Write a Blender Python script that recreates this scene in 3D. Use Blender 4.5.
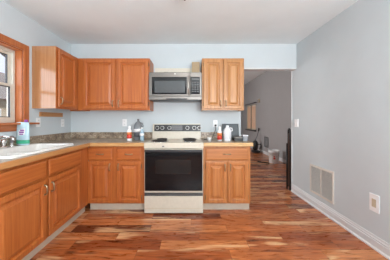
import bpy, bmesh, math, random
from mathutils import Vector, Matrix
random.seed(7)
S = bpy.context.scene
for o in list(bpy.data.objects): bpy.data.objects.remove(o)
COL = S.collection
PI = math.pi

# ------------------------------------------------------------------ camera, world, lights, exposure
F_PX = 196.0
cd = bpy.data.cameras.new('camera'); cam = bpy.data.objects.new('camera', cd); COL.objects.link(cam)
cam.location = (0, 0, 1.21); cam.rotation_euler = (PI/2, 0, 0)
cd.sensor_width = 36; cd.lens = F_PX/390*36; cd.shift_x = 6/390; cd.shift_y = -10/390; cd.clip_start = .05
S.camera = cam
S.view_settings.view_transform = 'Standard'; S.view_settings.look = 'None'; S.view_settings.gamma = 1
S.view_settings.use_curve_mapping = False
S.view_settings.exposure = -0.12

W = bpy.data.worlds.new('world'); S.world = W; W.use_nodes = True
wn = W.node_tree; wn.nodes.clear()
wo = wn.nodes.new('ShaderNodeOutputWorld'); wb = wn.nodes.new('ShaderNodeBackground')
wtc = wn.nodes.new('ShaderNodeTexCoord'); wno = wn.nodes.new('ShaderNodeTexNoise'); wr = wn.nodes.new('ShaderNodeValToRGB')
wno.inputs['Scale'].default_value = 2.2; wno.inputs['Detail'].default_value = 5
wr.color_ramp.elements[0].position = .35; wr.color_ramp.elements[0].color = (.74, .84, 1, 1)
wr.color_ramp.elements[1].position = .65; wr.color_ramp.elements[1].color = (1, 1, 1, 1)
wn.links.new(wtc.outputs['Generated'], wno.inputs['Vector']); wn.links.new(wno.outputs['Fac'], wr.inputs['Fac'])
wn.links.new(wr.outputs['Color'], wb.inputs['Color']); wb.inputs['Strength'].default_value = 1.3
wn.links.new(wb.outputs['Background'], wo.inputs['Surface'])

def area(name, loc, rot, sx, sy, power, col, spread=PI):
    l = bpy.data.lights.new(name, 'AREA'); l.shape = 'RECTANGLE'; l.size = sx; l.size_y = sy
    l.energy = power; l.color = col; l.spread = spread
    o = bpy.data.objects.new(name, l); COL.objects.link(o); o.location = loc; o.rotation_euler = rot
    return o
# added fill lights behind the camera and in the far room; sink window daylight
area('daylight_rear', (.60, -1.62, 1.30), (PI/2+.88, 0, math.radians(10)), 1.9, 1.3, 168, (.96, .99, 1), math.radians(165))  # added fill without a seen source, aimed to brighten the kitchen
area('daylight_rear_right', (1.42, -1.60, 1.85), (PI/2+.0, 0, math.radians(18)), .34, .5, 27, (1, .985, .96))  # small unseen light, added where the wall cabinet's shadow points back to
area('daylight_sink_window', (-2.16, 1.79, 1.62), (PI/2, 0, -PI/2), .84, .8, 9, (.93, .97, 1))
area('daylight_far_room', (-1.8, 6.2, 1.6), (PI/2, 0, -PI/2), 1.8, 1.4, 92, (1, .98, .97))  # added fill for the far room, no window on that side
sun = bpy.data.lights.new('sun', 'SUN'); sun.energy = 4.0; sun.angle = .03; sun.color = (1, .95, .88)
so = bpy.data.objects.new('sun', sun); COL.objects.link(so); so.rotation_euler = (0, math.radians(48), math.radians(-8))

# ------------------------------------------------------------------ materials
def nodes(name):
    m = bpy.data.materials.new(name); m.use_nodes = True
    t = m.node_tree; b = t.nodes['Principled BSDF']
    return m, t, b
def N(t, kind, **kw):
    n = t.nodes.new(kind)
    for k, v in kw.items(): setattr(n, k, v)
    return n
def ramp(t, stops):
    r = N(t, 'ShaderNodeValToRGB'); e = r.color_ramp.elements
    while len(e) < len(stops): e.new(.5)
    for i, (p, c) in enumerate(stops): e[i].position = p; e[i].color = (*c, 1)
    return r
def math_(t, op, a, b=None):
    n = N(t, 'ShaderNodeMath', operation=op)
    for i, v in enumerate((a, b)):
        if v is None: continue
        if isinstance(v, (int, float)): n.inputs[i].default_value = v
        else: t.links.new(v, n.inputs[i])
    return n.outputs[0]
def plain(name, col, rough=.5, metal=0, coat=0, var=.04, scale=30, bump=0, spec=.5):
    m, t, b = nodes(name)
    tc = N(t, 'ShaderNodeTexCoord'); no = N(t, 'ShaderNodeTexNoise'); no.inputs['Scale'].default_value = scale
    no.inputs['Detail'].default_value = 3
    t.links.new(tc.outputs['Object'], no.inputs['Vector'])
    lo = tuple(max(0, c*(1-var)) for c in col); hi = tuple(min(1, c*(1+var)) for c in col)
    r = ramp(t, [(.3, lo), (.7, hi)]); t.links.new(no.outputs['Fac'], r.inputs['Fac'])
    t.links.new(r.outputs['Color'], b.inputs['Base Color'])
    b.inputs['Roughness'].default_value = rough; b.inputs['Metallic'].default_value = metal
    b.inputs['Coat Weight'].default_value = coat; b.inputs['Coat Roughness'].default_value = .12
    b.inputs['Specular IOR Level'].default_value = spec
    if bump:
        bp = N(t, 'ShaderNodeBump'); bp.inputs['Strength'].default_value = bump; bp.inputs['Distance'].default_value = .002
        t.links.new(no.outputs['Fac'], bp.inputs['Height']); t.links.new(bp.outputs['Normal'], b.inputs['Normal'])
    return m
def wood(name, dark, mid, light, axis='Z', rough=.38, coat=.06):
    m, t, b = nodes(name)
    tc = N(t, 'ShaderNodeTexCoord'); mp = N(t, 'ShaderNodeMapping')
    fine = 95; s = {'Z': (fine, fine, 3), 'X': (3, fine, fine), 'Y': (fine, 3, fine)}[axis]
    mp.inputs['Scale'].default_value = s
    t.links.new(tc.outputs['Object'], mp.inputs['Vector'])
    no = N(t, 'ShaderNodeTexNoise'); no.inputs['Scale'].default_value = 1; no.inputs['Detail'].default_value = 5
    no.inputs['Distortion'].default_value = .6
    t.links.new(mp.outputs['Vector'], no.inputs['Vector'])
    mp2 = N(t, 'ShaderNodeMapping'); mp2.inputs['Scale'].default_value = tuple(v*.16 for v in s)
    t.links.new(tc.outputs['Object'], mp2.inputs['Vector'])
    n2 = N(t, 'ShaderNodeTexNoise'); n2.inputs['Scale'].default_value = 1; n2.inputs['Detail'].default_value = 2
    n2.inputs['Distortion'].default_value = 1.5
    t.links.new(mp2.outputs['Vector'], n2.inputs['Vector'])
    f = math_(t, 'ADD', math_(t, 'MULTIPLY', no.outputs['Fac'], .6), math_(t, 'MULTIPLY', n2.outputs['Fac'], .4))
    r = ramp(t, [(.34, dark), (.5, mid), (.66, light)])
    t.links.new(f, r.inputs['Fac']); t.links.new(r.outputs['Color'], b.inputs['Base Color'])
    b.inputs['Roughness'].default_value = rough; b.inputs['Coat Weight'].default_value = coat
    b.inputs['Coat Roughness'].default_value = .1
    bp = N(t, 'ShaderNodeBump'); bp.inputs['Strength'].default_value = .08; bp.inputs['Distance'].default_value = .001
    t.links.new(no.outputs['Fac'], bp.inputs['Height']); t.links.new(bp.outputs['Normal'], b.inputs['Normal'])
    return m
OD, OM, OL = (.35, .086, .018), (.44, .122, .026), (.51, .160, .037)
M = {}
M['oak'] = wood('oak_upright', OD, OM, OL, 'Z')
M['oak_pale'] = wood('golden_oak_upright', (.36, .145, .042), (.46, .21, .068), (.54, .27, .098), 'Z')  # oak with the stronger light on the right wall cabinet put into its colour
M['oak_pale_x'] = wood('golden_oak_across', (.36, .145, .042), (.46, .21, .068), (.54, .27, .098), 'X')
M['oak_gold'] = wood('amber_oak_upright', (.37, .120, .030), (.48, .175, .048), (.55, .225, .068), 'Z')  # same oak, partly brightened in colour for the light on the right base cabinet
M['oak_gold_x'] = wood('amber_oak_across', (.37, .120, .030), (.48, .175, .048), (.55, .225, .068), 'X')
M['end_oak'] = wood('varnished_side_panel', (.36, .155, .062), (.43, .20, .085), (.49, .245, .11), 'Z', .16, .6)
M['edge_pale'] = wood('pale_edge', (.52, .30, .12), (.62, .39, .17), (.70, .47, .23), 'X')  # right counter edge, coloured lighter to carry the light falling there
M['oak_x'] = wood('oak_across', OD, OM, OL, 'X')
M['oak_y'] = wood('oak_along_wall', OD, OM, OL, 'Y')
M['edge_x'] = wood('oak_edge_across', (.44, .22, .08), (.56, .31, .12), (.64, .38, .16), 'X')
M['edge_y'] = wood('oak_edge_along', (.42, .17, .055), (.50, .23, .08), (.58, .29, .11), 'Y')
M['trim_oak'] = wood('window_oak', (.30, .075, .018), (.43, .125, .035), (.52, .18, .06), 'Z')
M['trim_oak_y'] = wood('window_oak_along', (.30, .075, .018), (.43, .125, .035), (.52, .18, .06), 'Y')

def paint(name, col, var=.015):
    return plain(name, col, .55, var=var, scale=5, bump=.02, spec=.35)
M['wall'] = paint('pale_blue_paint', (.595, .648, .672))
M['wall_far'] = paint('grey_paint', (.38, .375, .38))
M['ceiling'] = plain('ceiling_white', (.85, .92, .94), .8, var=.02, scale=3, spec=.2)
M['vent_cream'] = plain('vent_cream', (.66, .62, .56), .4)
M['vent_louver'] = plain('vent_louver', (.60, .57, .53), .4)
M['white_trim'] = plain('white_gloss_trim', (.70, .71, .72), .35, var=.02)
M['vinyl'] = plain('vinyl_frame', (.62, .58, .50), .4)
M['dark_gasket'] = plain('dark_gasket', (.03, .03, .035), .5)
M['white_plastic'] = plain('white_plastic', (.88, .88, .88), .35)
M['beige_plastic'] = plain('beige_plastic', (.55, .46, .33), .4)
M['toe'] = plain('toe_kick_vinyl', (.52, .45, .36), .5)
M['black_metal'] = plain('black_iron', (.018, .016, .015), .4, .3)
M['brown_metal'] = plain('dark_brown_iron', (.10, .042, .024), .4)
M['bronze'] = plain('antique_brass', (.40, .31, .20), .33, .9, var=.15)
M['hinge'] = plain('hinge_brass', (.22, .15, .08), .4, .8)
M['cream'] = plain('cream_enamel', (.60, .545, .45), .3, coat=.2)
M['cream_strip'] = plain('bare_cream_wall', (.74, .69, .58), .6)
M['black_glass'] = plain('black_glass', (.006, .006, .007), .07, spec=.35)
M['oven_window'] = plain('oven_window_glass', (.014, .014, .014), .08, spec=.35)
M['black_panel'] = plain('black_panel', (.02, .02, .022), .3)
M['grey_panel'] = plain('grey_panel', (.16, .16, .165), .35)
M['dark_grey'] = plain('dark_grey_strip', (.07, .07, .07), .35)
M['steel'] = plain('brushed_steel', (.20, .185, .17), .40, .85, var=.05, scale=60)
M['steel_light'] = plain('bright_steel', (.5, .48, .45), .3, .85)
M['mw_glass'] = plain('microwave_window_mesh', (.085, .092, .096), .15, spec=.3)
M['chrome'] = plain('chrome', (.75, .75, .75), .12, 1)
M['coil'] = plain('burner_coil', (.025, .022, .02), .5)
M['sink'] = plain('sink_enamel', (.80, .79, .76), .2, coat=.5)
M['cardboard'] = plain('cardboard', (.42, .31, .19), .8)
M['red'] = plain('red_label', (.62, .05, .03), .4)
M['orange'] = plain('orange_label', (.70, .22, .06), .4)
M['black_plastic'] = plain('black_plastic', (.02, .02, .02), .4)
M['grey_sheet'] = plain('grey_metal_sheet', (.14, .155, .165), .6, spec=.2)
M['purple'] = plain('purple_print', (.28, .06, .35), .4)
M['green_print'] = plain('green_print', (.05, .38, .22), .4)
M['pouch_blue'] = plain('pouch_pale_blue', (.48, .66, .74), .35, coat=.2, var=.12, scale=18)
M['pouch_white'] = plain('pouch_white_print', (.8, .8, .82), .4)
M['blind'] = plain('beige_blind', (.62, .46, .36), .7)
t_ = M['blind'].node_tree; b_ = t_.nodes['Principled BSDF']; tl_ = t_.nodes.new('ShaderNodeBsdfTranslucent'); tl_.inputs['Color'].default_value = (.8, .62, .48, 1)
mx_ = t_.nodes.new('ShaderNodeMixShader'); mx_.inputs[0].default_value = .5
t_.links.new(b_.outputs[0], mx_.inputs[1]); t_.links.new(tl_.outputs[0], mx_.inputs[2]); t_.links.new(mx_.outputs[0], t_.nodes['Material Output'].inputs['Surface'])
M['dark_wood'] = plain('dark_rod', (.05, .04, .035), .4)
M['grey_label'] = plain('dark_label', (.09, .09, .10), .5)
M['lamp_glass'] = plain('lamp_glass', (.8, .78, .74), .3)

def clear(name, col, alpha=.35, rough=.05):
    m, t, b = nodes(name)
    tr = N(t, 'ShaderNodeBsdfTransparent'); tr.inputs['Color'].default_value = (*col, 1)
    gl = N(t, 'ShaderNodeBsdfGlossy'); gl.inputs['Roughness'].default_value = rough
    df = N(t, 'ShaderNodeBsdfDiffuse'); df.inputs['Color'].default_value = (*col, 1)
    mx = N(t, 'ShaderNodeMixShader'); mx.inputs[0].default_value = alpha
    lw = N(t, 'ShaderNodeLayerWeight'); fz = math_(t, 'ADD', math_(t, 'MULTIPLY', math_(t, 'POWER', lw.outputs['Facing'], 4.0), .6), .04)
    m2 = N(t, 'ShaderNodeMixShader'); out = t.nodes['Material Output']
    t.links.new(tr.outputs[0], mx.inputs[1]); t.links.new(df.outputs[0], mx.inputs[2])
    t.links.new(fz, m2.inputs[0]); t.links.new(mx.outputs[0], m2.inputs[1]); t.links.new(gl.outputs[0], m2.inputs[2])
    t.links.new(m2.outputs[0], out.inputs['Surface'])
    return m
M['pane'] = clear('window_pane', (.97, .98, 1), .02)
M['clear_plastic'] = clear('clear_plastic', (.62, .66, .70), .45)
M['smoke_plastic'] = clear('smoky_plastic', (.34, .36, .38), .5)
M['blue_plastic'] = clear('pale_blue_plastic', (.55, .72, .82), .5)
M['milky'] = plain('milky_plastic', (.70, .71, .74), .35)

def floor_mat():
    m, t, b = nodes('acacia_planks')
    tc = N(t, 'ShaderNodeTexCoord'); sp = N(t, 'ShaderNodeSeparateXYZ'); t.links.new(tc.outputs['Object'], sp.inputs[0])
    X, Y = sp.outputs[0], sp.outputs[1]
    w, L = .142, .85
    v = math_(t, 'DIVIDE', Y, w); row = math_(t, 'FLOOR', v); fv = math_(t, 'FRACT', v)
    wn1 = N(t, 'ShaderNodeTexWhiteNoise', noise_dimensions='1D'); t.links.new(row, wn1.inputs['W'])
    u = math_(t, 'ADD', math_(t, 'DIVIDE', X, L), math_(t, 'MULTIPLY', wn1.outputs['Value'], 7.3))
    colm = math_(t, 'FLOOR', u); fu = math_(t, 'FRACT', u)
    cb = N(t, 'ShaderNodeCombineXYZ'); t.links.new(row, cb.inputs[0]); t.links.new(colm, cb.inputs[1])
    wn2 = N(t, 'ShaderNodeTexWhiteNoise', noise_dimensions='2D'); t.links.new(cb.outputs[0], wn2.inputs['Vector'])
    rid = wn2.outputs['Value']
    base = ramp(t, [(0, (.11, .025, .009)), (.2, (.25, .056, .016)), (.45, (.39, .104, .029)), (.75, (.48, .150, .046)), (1, (.58, .225, .082))])
    t.links.new(rid, base.inputs['Fac'])
    # grain coordinates, different on every plank
    gx = math_(t, 'ADD', math_(t, 'MULTIPLY', X, 1.9), math_(t, 'MULTIPLY', rid, 91))
    gy = math_(t, 'ADD', math_(t, 'MULTIPLY', Y, 12), math_(t, 'MULTIPLY', rid, 37))
    gc = N(t, 'ShaderNodeCombineXYZ'); t.links.new(gx, gc.inputs[0]); t.links.new(gy, gc.inputs[1])
    g1 = N(t, 'ShaderNodeTexNoise'); g1.inputs['Scale'].default_value = 1; g1.inputs['Detail'].default_value = 4; g1.inputs['Distortion'].default_value = 1.6
    t.links.new(gc.outputs[0], g1.inputs['Vector'])
    g2 = N(t, 'ShaderNodeTexNoise'); g2.inputs['Scale'].default_value = 3.2; g2.inputs['Detail'].default_value = 5; g2.inputs['Distortion'].default_value = .8
    t.links.new(gc.outputs[0], g2.inputs['Vector'])
    r1 = ramp(t, [(.28, (.38, .29, .26)), (.42, (.9, .86, .84)), (.58, (1.02, 1.0, 1.0)), (.74, (1.4, 1.5, 1.55))]); t.links.new(g1.outputs['Fac'], r1.inputs['Fac'])
    r2 = ramp(t, [(.32, (.72, .66, .63)), (.58, (1.06, 1.05, 1.03))]); t.links.new(g2.outputs['Fac'], r2.inputs['Fac'])
    mul = N(t, 'ShaderNodeMix', data_type='RGBA', blend_type='MULTIPLY'); mul.inputs[0].default_value = 1
    t.links.new(base.outputs['Color'], mul.inputs[6]); t.links.new(r1.outputs['Color'], mul.inputs[7])
    mul2 = N(t, 'ShaderNodeMix', data_type='RGBA', blend_type='MULTIPLY'); mul2.inputs[0].default_value = .8
    t.links.new(mul.outputs[2], mul2.inputs[6]); t.links.new(r2.outputs['Color'], mul2.inputs[7])
    # pale sapwood streaks
    n3c = N(t, 'ShaderNodeCombineXYZ')
    t.links.new(math_(t, 'ADD', math_(t, 'MULTIPLY', X, .9), math_(t, 'MULTIPLY', rid, 53)), n3c.inputs[0])
    t.links.new(math_(t, 'ADD', math_(t, 'MULTIPLY', Y, 6.5), math_(t, 'MULTIPLY', rid, 71)), n3c.inputs[1])
    g3 = N(t, 'ShaderNodeTexNoise'); g3.inputs['Scale'].default_value = 1; g3.inputs['Detail'].default_value = 3; g3.inputs['Distortion'].default_value = .7
    t.links.new(n3c.outputs[0], g3.inputs['Vector'])
    sm = ramp(t, [(.565, (0, 0, 0)), (.64, (1, 1, 1))]); t.links.new(g3.outputs['Fac'], sm.inputs['Fac'])
    sap = N(t, 'ShaderNodeMix', data_type='RGBA'); t.links.new(math_(t, 'MULTIPLY', sm.outputs['Color'], .75), sap.inputs[0])
    t.links.new(mul2.outputs[2], sap.inputs[6]); sap.inputs[7].default_value = (.78, .48, .25, 1)
    # knots
    vo = N(t, 'ShaderNodeTexVoronoi'); vo.inputs['Scale'].default_value = 1
    kc = N(t, 'ShaderNodeCombineXYZ'); t.links.new(math_(t, 'MULTIPLY', X, 2.1), kc.inputs[0]); t.links.new(math_(t, 'MULTIPLY', Y, 4.5), kc.inputs[1])
    t.links.new(kc.outputs[0], vo.inputs['Vector'])
    kr = ramp(t, [(.03, (1, 1, 1)), (.16, (0, 0, 0))]); t.links.new(vo.outputs['Distance'], kr.inputs['Fac'])
    kn = N(t, 'ShaderNodeMix', data_type='RGBA'); t.links.new(math_(t, 'MULTIPLY', kr.outputs['Color'], .8), kn.inputs[0])
    t.links.new(sap.outputs[2], kn.inputs[6]); kn.inputs[7].default_value = (.07, .02, .01, 1)
    # joints
    j1 = math_(t, 'LESS_THAN', fv, .025); j2 = math_(t, 'LESS_THAN', fu, .004); jj = math_(t, 'MAXIMUM', j1, j2)
    jm = N(t, 'ShaderNodeMix', data_type='RGBA'); t.links.new(math_(t, 'MULTIPLY', jj, .7), jm.inputs[0])
    t.links.new(kn.outputs[2], jm.inputs[6]); jm.inputs[7].default_value = (.06, .02, .012, 1)
    t.links.new(jm.outputs[2], b.inputs['Base Color'])
    rr = ramp(t, [(.3, (.24,)*3), (.7, (.36,)*3)]); t.links.new(g2.outputs['Fac'], rr.inputs['Fac']); t.links.new(rr.outputs['Color'], b.inputs['Roughness'])
    b.inputs['Coat Weight'].default_value = .15; b.inputs['Coat Roughness'].default_value = .25
    bp = N(t, 'ShaderNodeBump'); bp.inputs['Strength'].default_value = .25; bp.inputs['Distance'].default_value = .002
    h = math_(t, 'SUBTRACT', math_(t, 'MULTIPLY', g1.outputs['Fac'], .5), jj)
    t.links.new(h, bp.inputs['Height']); t.links.new(bp.outputs['Normal'], b.inputs['Normal'])
    return m
M['floor'] = floor_mat()
def granite():
    m, t, b = nodes('speckled_laminate')
    tc = N(t, 'ShaderNodeTexCoord')
    a = N(t, 'ShaderNodeTexNoise'); a.inputs['Scale'].default_value = 55; a.inputs['Detail'].default_value = 6; a.inputs['Roughness'].default_value = .8
    c = N(t, 'ShaderNodeTexNoise'); c.inputs['Scale'].default_value = 14; c.inputs['Detail'].default_value = 3
    for n in (a, c): t.links.new(tc.outputs['Object'], n.inputs['Vector'])
    f = math_(t, 'ADD', math_(t, 'MULTIPLY', a.outputs['Fac'], .65), math_(t, 'MULTIPLY', c.outputs['Fac'], .35))
    r = ramp(t, [(.39, (.11, .08, .06)), (.48, (.27, .20, .14)), (.54, (.40, .32, .235)), (.62, (.60, .52, .41))])
    t.links.new(f, r.inputs['Fac']); t.links.new(r.outputs['Color'], b.inputs['Base Color']); b.inputs['Roughness'].default_value = .28
    return m
M['granite'] = granite()

# ------------------------------------------------------------------ mesh helpers (world coordinates; roots carry the origin)
I4 = Matrix.Identity(4)
def bx(bm, x0, x1, y0, y1, z0, z1, bev=0, mtx=I4):
    vs = [bm.verts.new(mtx @ Vector(p)) for p in ((x0,y0,z0),(x1,y0,z0),(x1,y1,z0),(x0,y1,z0),(x0,y0,z1),(x1,y0,z1),(x1,y1,z1),(x0,y1,z1))]
    fs = [bm.faces.new([vs[i] for i in q]) for q in ((3,2,1,0),(4,5,6,7),(0,1,5,4),(1,2,6,5),(2,3,7,6),(3,0,4,7))]
    if bev:
        es = {e for f in fs for e in f.edges}
        bmesh.ops.bevel(bm, geom=list(es), offset=bev, segments=2, affect='EDGES', profile=.5)
def tube(bm, pts, r, n=10, cap=True, mtx=I4):
    pts = [Vector(p) for p in pts]; rings = []
    rr = r if isinstance(r, (list, tuple)) else [r]*len(pts)
    up = None
    for i, p in enumerate(pts):
        d = (pts[min(i+1, len(pts)-1)] - pts[max(i-1, 0)]).normalized()
        if up is None:
            a = Vector((0,0,1)) if abs(d.z) < .9 else Vector((1,0,0)); up = (a - d*a.dot(d)).normalized()
        else: up = (up - d*up.dot(d)).normalized()
        s = d.cross(up)
        rings.append([bm.verts.new(mtx @ (p + (up*math.cos(2*PI*k/n) + s*math.sin(2*PI*k/n))*rr[i])) for k in range(n)])
    for a, b in zip(rings, rings[1:]):
        for k in range(n):
            f = bm.faces.new((a[k], a[(k+1)%n], b[(k+1)%n], b[k])); f.smooth = True
    if cap:
        bm.faces.new(rings[0][::-1]); bm.faces.new(rings[-1])
def lathe(bm, prof, c, n=20, axis='Z', sx=1, sy=1, smooth=True):
    """prof: (radius, height) pairs from the bottom up; closed at both ends"""
    cx, cy, cz = c; rings = []
    for r, h in prof:
        ring = []
        for k in range(n):
            a = 2*PI*k/n; u, v = r*math.cos(a)*sx, r*math.sin(a)*sy
            p = {'Z': (cx+u, cy+v, cz+h), 'Y': (cx+u, cy+h, cz-v), 'X': (cx+h, cy+u, cz+v)}[axis]
            ring.append(bm.verts.new(p))
        rings.append(ring)
    for a, b in zip(rings, rings[1:]):
        for k in range(n):
            f = bm.faces.new((a[k], a[(k+1)%n], b[(k+1)%n], b[k])); f.smooth = smooth
    bm.faces.new(rings[0][::-1]); bm.faces.new(rings[-1])
def rrect(cx, cy, w, h, r, n=4):
    out = []
    for sx, sy, a0 in ((1,1,0), (-1,1,PI/2), (-1,-1,PI), (1,-1,1.5*PI)):
        for k in range(n+1):
            a = a0 + PI/2*k/n
            out.append((cx + sx*(w/2-r) + r*math.cos(a), cy + sy*(h/2-r) + r*math.sin(a)))
    return out
def loft(bm, rings, smooth=False, cap0=True, cap1=True):
    R = [[bm.verts.new(p) for p in r] for r in rings]; n = len(R[0])
    for a, b in zip(R, R[1:]):
        for k in range(n):
            f = bm.faces.new((a[k], a[(k+1)%n], b[(k+1)%n], b[k])); f.smooth = smooth
    if cap0: bm.faces.new(R[0][::-1])
    if cap1: bm.faces.new(R[-1])
def B(): return bmesh.new()
def wloc(o):
    v = Vector(o.location)
    while o.parent: o = o.parent; v += o.location
    return v
def obj(name, bm, mat, parent=None):
    bmesh.ops.recalc_face_normals(bm, faces=bm.faces)
    cs = [v.co.copy() for v in bm.verts]
    lo = Vector(min(c[i] for c in cs) for i in range(3)); hi = Vector(max(c[i] for c in cs) for i in range(3))
    if parent is None: org = Vector(((lo.x+hi.x)/2, (lo.y+hi.y)/2, lo.z)); off = org
    else: org = wloc(parent); off = Vector((0,0,0))
    for v in bm.verts: v.co -= org
    me = bpy.data.meshes.new(name); bm.to_mesh(me); bm.free()
    me.materials.append(M[mat])
    o = bpy.data.objects.new(name, me); COL.objects.link(o); o.location = off
    if parent: o.parent = parent
    return o
def tag(o, label, cat, group=None):
    o['label'] = label; o['category'] = cat
    if group: o['group'] = group
    return o
def thing(name, label, cat, loc, group=None):
    o = bpy.data.objects.new(name, None); COL.objects.link(o); o.location = loc; o.empty_display_size = .05
    return tag(o, label, cat, group)
def struct(name, bm, mat, parent=None):
    o = obj(name, bm, mat, parent)
    if parent is None: o['kind'] = 'structure'
    return o
def box_obj(name, x0, x1, y0, y1, z0, z1, mat, parent=None, bev=0):
    bm = B(); bx(bm, x0, x1, y0, y1, z0, z1, bev); return obj(name, bm, mat, parent)

# ------------------------------------------------------------------ the setting
XL, XR, YB, YR, H = -1.93, 1.755, 3.20, -1.70, 2.45
XF, YF, HF = 2.70, 9.9, 2.92          # the far room beyond the opening
WT = .13
bm = B(); bx(bm, -2.1, 2.9, -1.9, 10.1, -.06, 0); struct('floor', bm, 'floor')
bm = B(); bx(bm, XL-.0, XR, YR, YB, H, H+.06); struct('ceiling', bm, 'ceiling')
# left wall with the sink window opening
WY0, WY1, WZ0, WZ1 = 1.30, 2.275, 1.18, 2.02
bm = B()
bx(bm, XL-.16, XL, YR, WY0, 0, H+.06); bx(bm, XL-.16, XL, WY1, YB, 0, H+.06)
bx(bm, XL-.16, XL, WY0, WY1, 0, WZ0-.02); bx(bm, XL-.16, XL, WY0, WY1, WZ1, H+.06)
struct('wall_left', bm, 'wall')
OX, OZ = .845, 2.062                   # opening: left jamb, head
bm = B()
bx(bm, XL-.16, OX, YB, YB+WT, 0, HF); bx(bm, OX, XR, YB, YB+WT, OZ, HF)
struct('wall_back', bm, 'wall')
bm = B(); bx(bm, XR, XR+.12, YR, YB+WT, 0, H+.06); struct('wall_right', bm, 'wall')
bm = B(); bx(bm, XL-.16, -.95, YR-.12, YR, 0, H+.06); bx(bm, 1.65, XR+.12, YR-.12, YR, 0, H+.06); bx(bm, -.95, 1.65, YR-.12, YR, 2.38, H+.06)
struct('wall_rear', bm, 'wall')
bm = B()
for x0, x1 in ((-.95, -.89), (.32, .38), (1.59, 1.65)): bx(bm, x0, x1, YR-.1, YR-.02, 0, 2.38)
bx(bm, -.95, 1.65, YR-.1, YR-.02, 0, .06); bx(bm, -.95, 1.65, YR-.1, YR-.02, 2.32, 2.38)
d = struct('door_1', bm, 'white_trim')  # unseen glazed door, made up to go with the rear fill
box_obj('pane', -.89, .32, YR-.065, YR-.055, .06, 2.32, 'pane', d); box_obj('pane', .38, 1.59, YR-.065, YR-.055, .06, 2.32, 'pane', d)
# header trim
bm = B(); bx(bm, OX, XR-.001, YB-.004, YB+WT+.004, OZ-.022, OZ, .002); struct('trim_1', bm, 'white_trim')
bm = B(); bx(bm, XR-.012, XR+.124, YB+WT, YB+WT+.014, 0, OZ-.022, .002); struct('trim_2', bm, 'white_trim')
# cream strip of bare wall above the microwave
bm = B(); bx(bm, -.555, .17, YB-.006, YB-.0005, 1.92, 2.055); struct('trim_3', bm, 'cream_strip')
# baseboard
bm = B()
bprof = [(0, 0), (.026, 0), (.025, .012), (.015, .022), (.014, .024), (.014, .078), (.009, .082), (.009, .088), (.012, .094), (.007, .106), (.005, .122), (0, .124)]
loft(bm, [[(XR-.0004-d, y, z) for d, z in bprof] for y in (YR, YB+WT)])
struct('baseboard_right', bm, 'white_trim')
# far room
bm = B()
wy0, wy1, wz0, wz1 = 7.92, 9.12, .80, 1.86
bx(bm, XF, XF+.12, YB, wy0, 0, HF); bx(bm, XF, XF+.12, wy1, YF, 0, HF); bx(bm, XF, XF+.12, wy0, wy1, 0, wz0); bx(bm, XF, XF+.12, wy0, wy1, wz1, HF)
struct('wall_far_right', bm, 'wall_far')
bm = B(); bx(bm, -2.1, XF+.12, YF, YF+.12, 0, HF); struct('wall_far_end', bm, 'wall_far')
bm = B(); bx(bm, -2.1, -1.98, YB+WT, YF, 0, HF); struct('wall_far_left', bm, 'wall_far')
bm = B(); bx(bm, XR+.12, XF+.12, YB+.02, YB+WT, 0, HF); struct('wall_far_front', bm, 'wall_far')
bm = B(); bx(bm, -2.1, XF+.12, YB, YF+.12, HF, HF+.06); struct('ceiling_far', bm, 'ceiling')
bm = B(); bx(bm, XF-.014, XF-.0005, YB+WT+.01, YF, 0, .10, .003); struct('baseboard_far', bm, 'white_trim')
# far window with a drawn beige blind, sill and mullion
bm = B()
for y0, y1 in ((wy0, wy0+.05), (8.49, 8.55), (wy1-.05, wy1)): bx(bm, XF, XF+.05, y0, y1, wz0, wz1)
bx(bm, XF, XF+.05, wy0, wy1, wz1-.05, wz1); bx(bm, XF, XF+.05, wy0, wy1, wz0, wz0+.05)
w2 = struct('window_2', bm, 'beige_plastic')
box_obj('mullion', XF-.006, XF+.001, 8.485, 8.555, wz0, wz1, 'dark_grey', w2)
box_obj('sill', XF-.06, XF, wy0-.06, wy1+.06, wz0-.05, wz0-.005, 'dark_grey', w2)
box_obj('pane', XF+.06, XF+.066, wy0, wy1, wz0, wz1, 'pane', w2)
bd = thing('window_blind', 'beige blind drawn down in the far window beyond the opening', 'blind', (XF+.03, 8.5, wz0+.05))
for y0, y1 in ((wy0+.055, 8.485), (8.555, wy1-.055)):
    bm = B()
    for k in range(24):
        z = wz0+.055 + k*(wz1-wz0-.115)/24
        bx(bm, XF+.018, XF+.030, y0, y1, z, z+.038)
    obj('slat_panel', bm, 'blind', bd)
rod = B(); tube(rod, [(XF-.06, wy0-.14, wz1+.05), (XF-.06, wy1+.14, wz1+.05)], .018, 8)
r0 = thing('curtain_rod', 'dark curtain rod above the far window beyond the opening', 'curtain rod', (XF-.03, 8.5, wz1+.05))
obj('rod', rod, 'dark_wood', r0)
for y in (wy0-.1, wy1+.1):
    bm = B(); tube(bm, [(XF-.06, y, wz1+.05), (XF-.001, y, wz1+.05)], .012, 8); obj('bracket', bm, 'dark_wood', r0)

# ------------------------------------------------------------------ sink window (left wall)
bm = B()
cw, ct = .072, .018
bx(bm, XL, XL+ct, WY1, WY1+cw, WZ0, WZ1+cw, .004); bx(bm, XL, XL+ct, WY0-cw, WY0, WZ0, WZ1+cw, .004)
bx(bm, XL, XL+ct, WY0, WY1, WZ1, WZ1+cw, .004)
bx(bm, XL-.085, XL, WY1-.015, WY1, WZ0, WZ1); bx(bm, XL-.085, XL, WY0, WY0+.015, WZ0, WZ1); bx(bm, XL-.085, XL, WY0, WY1, WZ1-.015, WZ1)
w1 = struct('window_1', bm, 'trim_oak')
box_obj('window_sill', XL-.085, XL+.075, WY0-.19, WY1+.165, WZ0-.022, WZ0, 'trim_oak_y', w1, .006)
box_obj('apron', XL+.0005, XL+.016, WY0-.1, WY1+.07, WZ0-.094, WZ0-.022, 'trim_oak_y', w1, .004)
y0, y1, z0, z1 = WY0+.015, WY1-.015, WZ0, WZ1-.015
bm = B(); fx0, fx1 = XL-.15, XL-.075
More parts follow.
